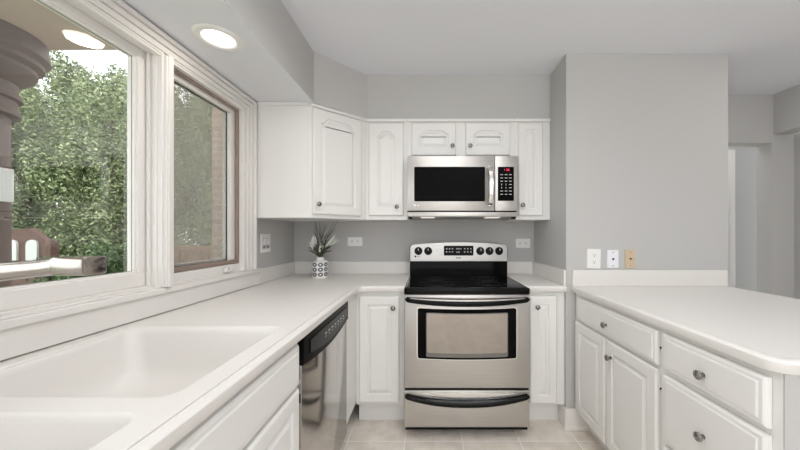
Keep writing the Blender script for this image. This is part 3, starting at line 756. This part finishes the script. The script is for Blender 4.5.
# ------------------------------------------------------------------ faucet
root = thing('kitchen_faucet', 'brushed nickel faucet reaching over the sink in front of the big window', 'faucet', (-1.083, 0.60, CT + 0.0005))
MB().lathe([(0.027, 0.0), (0.027, 0.006), (0.022, 0.010), (0.021, 0.06), (0.020, 0.18), (0.023, 0.19), (0.023, 0.225), (0.018, 0.245), (0.006, 0.252)], 'z', (0, 0, 0), 28).build('faucet_body', 'chrome', root, 40)
b = MB(); secs = []
for x, zt, zb, hw_ in ((0.0, 0.236, 0.200, 0.019), (0.06, 0.252, 0.214, 0.018), (0.15, 0.268, 0.231, 0.018), (0.235, 0.276, 0.240, 0.019), (0.30, 0.281, 0.2475, 0.020), (0.335, 0.284, 0.251, 0.020), (0.355, 0.2865, 0.254, 0.021), (0.363, 0.288, 0.2545, 0.0215)):
    h = zt - zb; zm = (zt + zb) / 2
    secs.append([(x, hw_ * math.copysign(abs(math.cos(t)) ** 0.6, math.cos(t)), zm + h / 2 * math.copysign(abs(math.sin(t)) ** 0.6, math.sin(t))) for t in [2 * math.pi * k / 20 for k in range(20)]])
b.rings(secs); sp = b.build('spout', 'chrome', root, 40)
b = MB(); secs = []
for x, k in ((0.362, 0.97), (0.364, 1.0), (0.419, 1.04), (0.4235, 1.02), (0.425, 0.9)):
    zm, h, hw_ = 0.2715, 0.036 * k, 0.0225 * k
    secs.append([(x, hw_ * math.copysign(abs(math.cos(t)) ** 0.35, math.cos(t)), zm + h / 2 * math.copysign(abs(math.sin(t)) ** 0.35, math.sin(t))) for t in [2 * math.pi * q / 24 for q in range(24)]])
b.rings(secs); b.build('spray_head', 'chrome', root, 40)
b = MB(); b.tube([(0.0, -0.015, 0.23), (-0.0, -0.07, 0.262), (0.0, -0.12, 0.285)], [0.008, 0.007, 0.009], 12); b.build('lever_handle', 'chrome', root, 50)

# ------------------------------------------------------------------ vase and sprigs
VX, VY = -0.824, 2.30
b = MB(); b.lathe([(0.052, 0.0), (0.0565, 0.004), (0.0575, 0.010), (0.0575, 0.116), (0.055, 0.124), (0.046, 0.130), (0.0285, 0.1345), (0.0265, 0.139), (0.0275, 0.151), (0.0295, 0.156), (0.0275, 0.157), (0.024, 0.150), (0.024, 0.06), (0.0, 0.06)], 'z', (0, 0, 0), 40, True, False)
v = b.build('vase', 'vase', None, 35); v.location = (VX, VY, CT + 0.0005)
tag(v, 'small white ceramic vase with a grey circle lattice on the corner counter', 'vase')
root = thing('faux_plant', 'bunch of dark sprigs with pale buds standing in the patterned vase', 'plant', (VX, VY, CT + 0.065))
rnd = random.Random(11)
def blade(b, base, tip, w, bend, n=7):
    base, tip = Vector(base), Vector(tip); d = tip - base; sd = Vector((d.z, 0.25 * d.z, -d.x)).normalized()
    L_, R_ = [], []
    for k in range(n + 1):
        t = k / n; c = base + d * t + Vector(bend) * math.sin(math.pi * t) * 0.5; ww = w * (math.sin(math.pi * min(1, 0.12 + t * 0.88)) ** 0.8) + 0.0006
        L_.append(c + sd * ww / 2 + Vector((0, -0.0015, 0))); R_.append(c - sd * ww / 2 + Vector((0, 0.0015, 0)))
    m = [(a + c) / 2 + Vector((0, 0.0025, 0)) for a, c in zip(L_, R_)]
    b.rings([L_, m, R_], False, False, closed=False)
for k in range(15):
    tx = -0.07 + 0.20 * rnd.random(); tz = 0.27 + 0.10 * rnd.random()
    if k < 3: tx = -0.055 + 0.02 * k; tz = 0.36
    b = MB(); ty = rnd.uniform(-0.05, 0.05)
    b.tube([(rnd.uniform(-.012, .012), rnd.uniform(-.01, .01), 0.0), (tx * 0.15, ty * 0.15, 0.10), (tx * 0.42 + rnd.uniform(-.01, .01), ty * .5, 0.10 + (tz - 0.10) * 0.55), (tx, ty, tz)], [0.0024, 0.0022, 0.002, 0.0014], 6)
    b.build('stem', 'stem', root, 60)
for k in range(30):
    a = rnd.uniform(-1, 1); z0_ = rnd.uniform(0.09, 0.13); ln_ = rnd.uniform(0.05, 0.12)
    b = MB(); blade(b, (a * 0.012, rnd.uniform(-.012, .012), z0_), (a * 0.085, rnd.uniform(-0.05, 0.05), z0_ + ln_ * (1.1 - 0.6 * abs(a))), rnd.uniform(0.010, 0.018), (0, 0, 0.02))
    b.build('leaf', 'stem', root, 60, recalc=False)
for k in range(9):
    a = rnd.uniform(-0.6, 1); b = MB()
    blade(b, (a * 0.015, 0, 0.12), (a * 0.12, rnd.uniform(-.05, .05), rnd.uniform(0.24, 0.36)), 0.006, (-0.02 * a, 0, 0.03)); b.build('blade', 'blade', root, 60, recalc=False)
for (x0, z0_, x1, z1_, w_) in ((-0.05, 0.165, -0.038, 0.262, 0.028), (-0.045, 0.15, -0.070, 0.215, 0.014), (0.005, 0.13, 0.018, 0.20, 0.018), (0.075, 0.19, 0.125, 0.265, 0.016), (0.09, 0.185, 0.14, 0.228, 0.012), (0.05, 0.17, 0.095, 0.235, 0.012)):
    b = MB(); blade(b, (x0, -0.025, z0_), (x1, -0.03, z1_), w_, (0.004, -0.01, 0)); blade(b, (x0, -0.022, z0_), (x1 + 0.012, -0.02, z1_ - 0.012), w_ * 0.8, (0.008, 0.01, 0))
    b.build('bud', 'petal', root, 60, recalc=False)

# ------------------------------------------------------------------ outlets and switches (local: faces -y, origin on the wall)
def outlet_plate(name, label, cat, loc, rz, w_, h_, mat, kind, tilt=0.0):
    root = thing(name, label, cat, loc, rz); root.rotation_euler = (0, R(tilt), rz)
    b = MB(); r0 = rrect(-w_ / 2, w_ / 2, -h_ / 2, h_ / 2, 0.004, 3)
    b.rings([[(p[0], -0.0005, p[1]) for p in r0], [(p[0], -0.004, p[1]) for p in r0], [(p[0] * 0.95, -0.007, p[1] * 0.97) for p in r0]], True, True)
    b.build('cover_plate', mat, root, 40)
    if kind in ('duplex', 'duplex_h'):
        for s in (-1, 1):
            b = MB(); dv = 0.020 * h_ / 0.115 if kind == 'duplex' else 0.024
            def pt(u, v): return (u, v + s * dv) if kind == 'duplex' else (v + s * dv, u)
            cx, cz = pt(0, 0)
            ro = [(cx + 0.0165 * math.cos(t), cz + 0.0135 * math.sin(t)) for t in [2 * math.pi * k / 20 for k in range(20)]]
            sk = slabz(b, ro, -0.006, -0.0085).build('socket', mat, root, 40)
            b = MB()
            for (u, v, du, dv2) in ((-0.0065, 0.004, 0.0012, 0.004), (0.0065, 0.004, 0.0012, 0.0045), (0, -0.006, 0.0025, 0.0025)):
                x, z = pt(u, v)
                if kind != 'duplex': du, dv2 = dv2, du
                b.box(x - du, x + du, -0.0089, -0.0083, z - dv2, z + dv2)
            b.build('socket_slots', 'slot', sk)
        MB().lathe([(0.003, 0), (0.003, 0.001), (0, 0.0012)], 'y', (0, -0.007, 0), 10).build('screw', mat, root)
    if kind == 'jack':
        for z in (-0.042, 0.042): MB().lathe([(0.0035, 0), (0.0035, 0.001), (0, 0.0014)], 'y', (0, -0.007, z * h_ / 0.115), 12).build('screw', 'slot', root)
        MB().box(-0.006, 0.006, -0.0075, -0.0065, -0.007, 0.006, 0.0005).box(0.002, 0.007, -0.0075, -0.0065, 0.0, 0.005).build('jack_socket', 'dark', root)
    if kind == 'coax':
        for z in (-0.042, 0.042): MB().lathe([(0.003, 0), (0.003, 0.001), (0, 0.0014)], 'y', (0, -0.007, z * h_ / 0.115), 12).build('screw', 'slot', root)
        MB().lathe([(0.0065, 0), (0.0065, 0.004), (0.0045, 0.004), (0.0045, 0.012), (0, 0.012)], 'y', (0, -0.007, 0), 14).build('coax_connector', 'nickel', root)
    if kind == 'rocker2':
        for s in (-1, 1):
            b = MB(); cx = s * 0.023
            b.rings([[(cx + p[0], -0.0065, p[1]) for p in rrect(-0.0165, 0.0165, -0.0335, 0.0335, 0.002, 2)], [(cx + p[0], -0.009 - 0.004 * (p[1] / 0.0335), p[1]) for p in rrect(-0.0155, 0.0155, -0.0325, 0.0325, 0.002, 2)]], True, True)
            b.build('rocker', 'plate_cool', root)
            slabz(MB(), rrect(cx - 0.019, cx + 0.019, -0.036, 0.036, 0.002, 2), -0.0062, -0.0074).build('rocker_gap_shade', 'shade_gap', root)  # grey frame imitating the shade in the gap round each rocker
    return root
outlet_plate('wall_outlet', 'horizontal white duplex outlet on the back wall near the vase', 'outlet', (-0.617, YB, 1.183), 0, 0.122, 0.074, 'plate', 'duplex_h')
outlet_plate('wall_outlet', 'horizontal white duplex outlet on the back wall right of the stove', 'outlet', (0.783, YB, 1.168), 0, 0.122, 0.076, 'plate', 'duplex_h')
outlet_plate('light_switch', 'white double rocker switch on the side wall beside the window', 'switch', (XL, 2.092, 1.183), R(90), 0.122, 0.128, 'plate', 'rocker2')
outlet_plate('wall_outlet', 'upright white duplex outlet above the peninsula backsplash', 'outlet', (1.053, YW, 1.0885), 0, 0.086, 0.126, 'plate', 'duplex', 1.5)
outlet_plate('phone_jack_plate', 'bright white phone jack plate between the outlet and the beige plate', 'wall plate', (1.174, YW, 1.087), 0, 0.072, 0.115, 'plate_cool', 'jack')
outlet_plate('cable_plate', 'beige cable plate, rightmost of three plates above the peninsula', 'wall plate', (1.284, YW, 1.0885), 0, 0.066, 0.117, 'beige', 'coax')

# ------------------------------------------------------------------ recessed light over the sink
root = thing('recessed_light', 'round lit recessed downlight in the soffit above the sink', 'ceiling light', (-0.893, 1.292, 2.08))
MB().lathe([(0.060, -0.0005), (0.063, -0.006), (0.072, -0.008), (0.088, -0.005), (0.093, -0.0005)], 'z', (0, 0, 0), 48, False, False).build('trim_ring', 'plate', root, 50)
MB().lathe([(0.060, -0.001), (0.058, -0.003), (0.0, -0.004)], 'z', (0, 0, 0), 48, True, False).build('lamp_lens', 'lamp', root, 50)
l = area('recessed_lamp', (0, 0, -0.012), (0, 0, 0), 0.11, 0.11, 0.7, (1, 0.92, 0.82), 'DISK'); l.parent = root

# ------------------------------------------------------------------ garden outside
MB().box(-30, -1.35, -6, 30, -0.35, -0.25).build('ground', 'lawn', kind='structure')
MB().box(-2.46, -1.31, 3.45, 3.7, -0.25, 2.75).build('wall_exterior', 'brick', kind='structure')
def tree(label, x, y, zc, rx, rz, n, size, mat, seed, name='garden_shrub', cat='shrub', grp='greenery outside the windows'):
    rnd = random.Random(seed)
    root = thing(name, label, cat, (x, y, -0.25), 0, grp)
    b = MB(); lumps = []
    for _ in range(90):
        lr = rnd.uniform(0.16, 0.32); lumps.append((rnd.uniform(-1, 1) * rx * (1 - lr), rnd.uniform(-1, 1) * rx * (1 - lr), zc + rnd.uniform(-1, 1) * rz * (1 - lr), lr))
    vs, fs = [], []
    for _ in range(n):
        lx, ly, lz, lr = rnd.choice(lumps)
        d = Vector((rnd.gauss(0, 1), rnd.gauss(0, 1), rnd.gauss(0, 1))).normalized(); r = lr * rx * (rnd.random() ** 0.3)
        p = Vector((lx, ly, lz)) + Vector((d.x * r, d.y * r, d.z * r * rz / rx))
        if p.z < 0.02: p.z = 0.02 + 0.1 * rnd.random()
        nrm = (d + Vector((rnd.gauss(0, .6), rnd.gauss(0, .6), rnd.gauss(0, .6) + 0.4))).normalized()
        u = nrm.orthogonal().normalized(); u = (Matrix.Rotation(rnd.uniform(0, 6.28), 3, nrm) @ u); v = nrm.cross(u)
        s = size * rnd.uniform(0.6, 1.2); o = len(vs)
        vs += [p - u * s, p - v * s * 0.45 + nrm * s * .1, p + u * s, p + v * s * 0.45 + nrm * s * .1]; fs.append((o, o + 1, o + 2, o + 3))
    b.add(vs, fs); b.build('foliage', mat, root, recalc=False)
    b = MB(); b.tube([(0, 0, 0), (0.03, 0, zc * 0.5), (0, 0.04, zc), (0.05, 0, zc + rz * 0.6)], [0.09, 0.07, 0.05, 0.02], 8)
    for k in range(7):
        lx, ly, lz, _ = lumps[k]; z0_ = max(0.2, min(lz - 0.3, zc)); b.tube([(0.02, 0.02, z0_ * 0.7), (lx * 0.5, ly * 0.5, (z0_ * 0.7 + lz) / 2), (lx, ly, lz)], [0.045, 0.03, 0.012], 6)
    b.build('trunk', 'bark', root, 60)
tree('pale green shrub filling the narrow screened window', -3.75, 5.1, 2.0, 0.72, 2.0, 40000, 0.028, 'leaf_b', 5)
tree('dense mid-green shrub in the middle of the large window', -5.35, 5.1, 2.1, 0.82, 2.15, 80000, 0.028, 'leaf_a', 1)
tree('pale leafy shrub behind the column at left of the large window', -7.05, 5.1, 2.2, 0.85, 2.3, 56000, 0.03, 'leaf_b', 2)
tree('small deep green shrub low at the right side of the large window', -3.72, 3.45, 0.72, 0.42, 0.72, 22000, 0.022, 'leaf_c', 3)
tree('loose tree whose branches cross the sky above the narrow window', -6.0, 8.4, 3.9, 1.15, 2.6, 16000, 0.06, 'leaf_c', 6, 'garden_tree', 'tree')
tree('tall leafy tree rising to the sky at right of the large window', -8.5, 8.4, 3.4, 1.3, 2.9, 56000, 0.045, 'leaf_a', 4, 'garden_tree', 'tree')
tree('far pale tree behind the hedge at left of the large window', -11.4, 8.4, 3.2, 1.5, 3.0, 26000, 0.065, 'leaf_b', 7, 'garden_tree', 'tree')
# porch column with stepped capital
root = thing('porch_column', 'brown round porch column with a stepped capital outside the large window', 'column', (-2.95, 1.9, -0.25))
zb = 0.25
MB().lathe([(0.30, 0), (0.30, 0.12), (0.24, 0.2), (0.205, 0.24), (0.20, 2.02 + zb)], 'z', (0, 0, 0), 28).build('shaft', 'column', root, 30)
MB().lathe([(0.205, 2.02), (0.245, 2.03), (0.245, 2.06), (0.228, 2.07), (0.228, 2.13), (0.25, 2.14), (0.25, 2.17), (0.232, 2.18), (0.232, 2.24), (0.30, 2.30), (0.315, 2.33), (0.315, 2.355), (0.345, 2.38), (0.345, 2.41), (0.372, 2.44), (0.372, 2.47)], 'z', (0, 0, zb), 32).build('capital', 'column', root, 25)
b = MB(); b.lathe([(0.362, 2.471), (0.362, 2.55)], 'z', (0, 0, zb), 32); b.build('drum', 'column', root, 30)
b = MB(); b.box(-0.10, 0.085, -0.235, -0.20, 1.455 + zb, 1.67 + zb, 0.004); o = b.build('white_panel', 'pale', root); o.rotation_euler = (0, 0, R(92))
MB().box(-3.4, -1.216, -2.5, 2.16, 2.552, 2.70).build('ceiling_porch', 'porch_paint', kind='structure')
# brown timber gate with two arched panels
root = thing('garden_gate', 'brown timber gate with two pale arched panels at far left of the garden', 'gate', (-4.55, 3.4, -0.25))
b = MB(); g = [(-0.30, 0), (0.29, 0), (0.29, 1.40), (0.08, 1.56), (-0.30, 1.52)]
b.rings([[(p[0], 0, p[1]) for p in g], [(p[0], 0.06, p[1]) for p in g]]); b.build('wall_boards', 'brown', root)
for cx in (-0.10, 0.125):
    arch = [(cx - 0.062, 1.20), (cx + 0.062, 1.20), (cx + 0.062, 1.37)] + [(cx + 0.062 * math.cos(t), 1.37 + 0.06 * math.sin(t)) for t in [math.pi * k / 8 for k in range(1, 8)]] + [(cx - 0.062, 1.37)]
    slabz(MB(), arch, 0.0, -0.02).build('arched_panel', 'pale', root)
MB().box(0.295, 0.33, -0.01, 0.07, 0, 1.42).build('gate_post', 'brown', root)
# terracotta railing seen through the narrow window
root = thing('garden_railing', 'low terracotta timber railing seen through the narrow screened window', 'railing', (-3.25, 4.0, -0.25))
MB().box(-0.05, 0.50, -0.03, 0.03, 1.27, 1.33, 0.005).build('top_rail', 'brown_lt', root)
MB().box(-0.05, 0.50, -0.02, 0.02, 0.55, 0.61).build('bottom_rail', 'brown_lt', root)
for k in range(7): MB().box(-0.03 + k * 0.08, 0.01 + k * 0.08, -0.015, 0.015, 0.60, 1.275).build('baluster', 'brown_lt', root)
for xx in (-0.05, 0.47): MB().box(xx - 0.03, xx + 0.04, -0.04, 0.04, 0.0, 1.34).build('post', 'brown_lt', root)
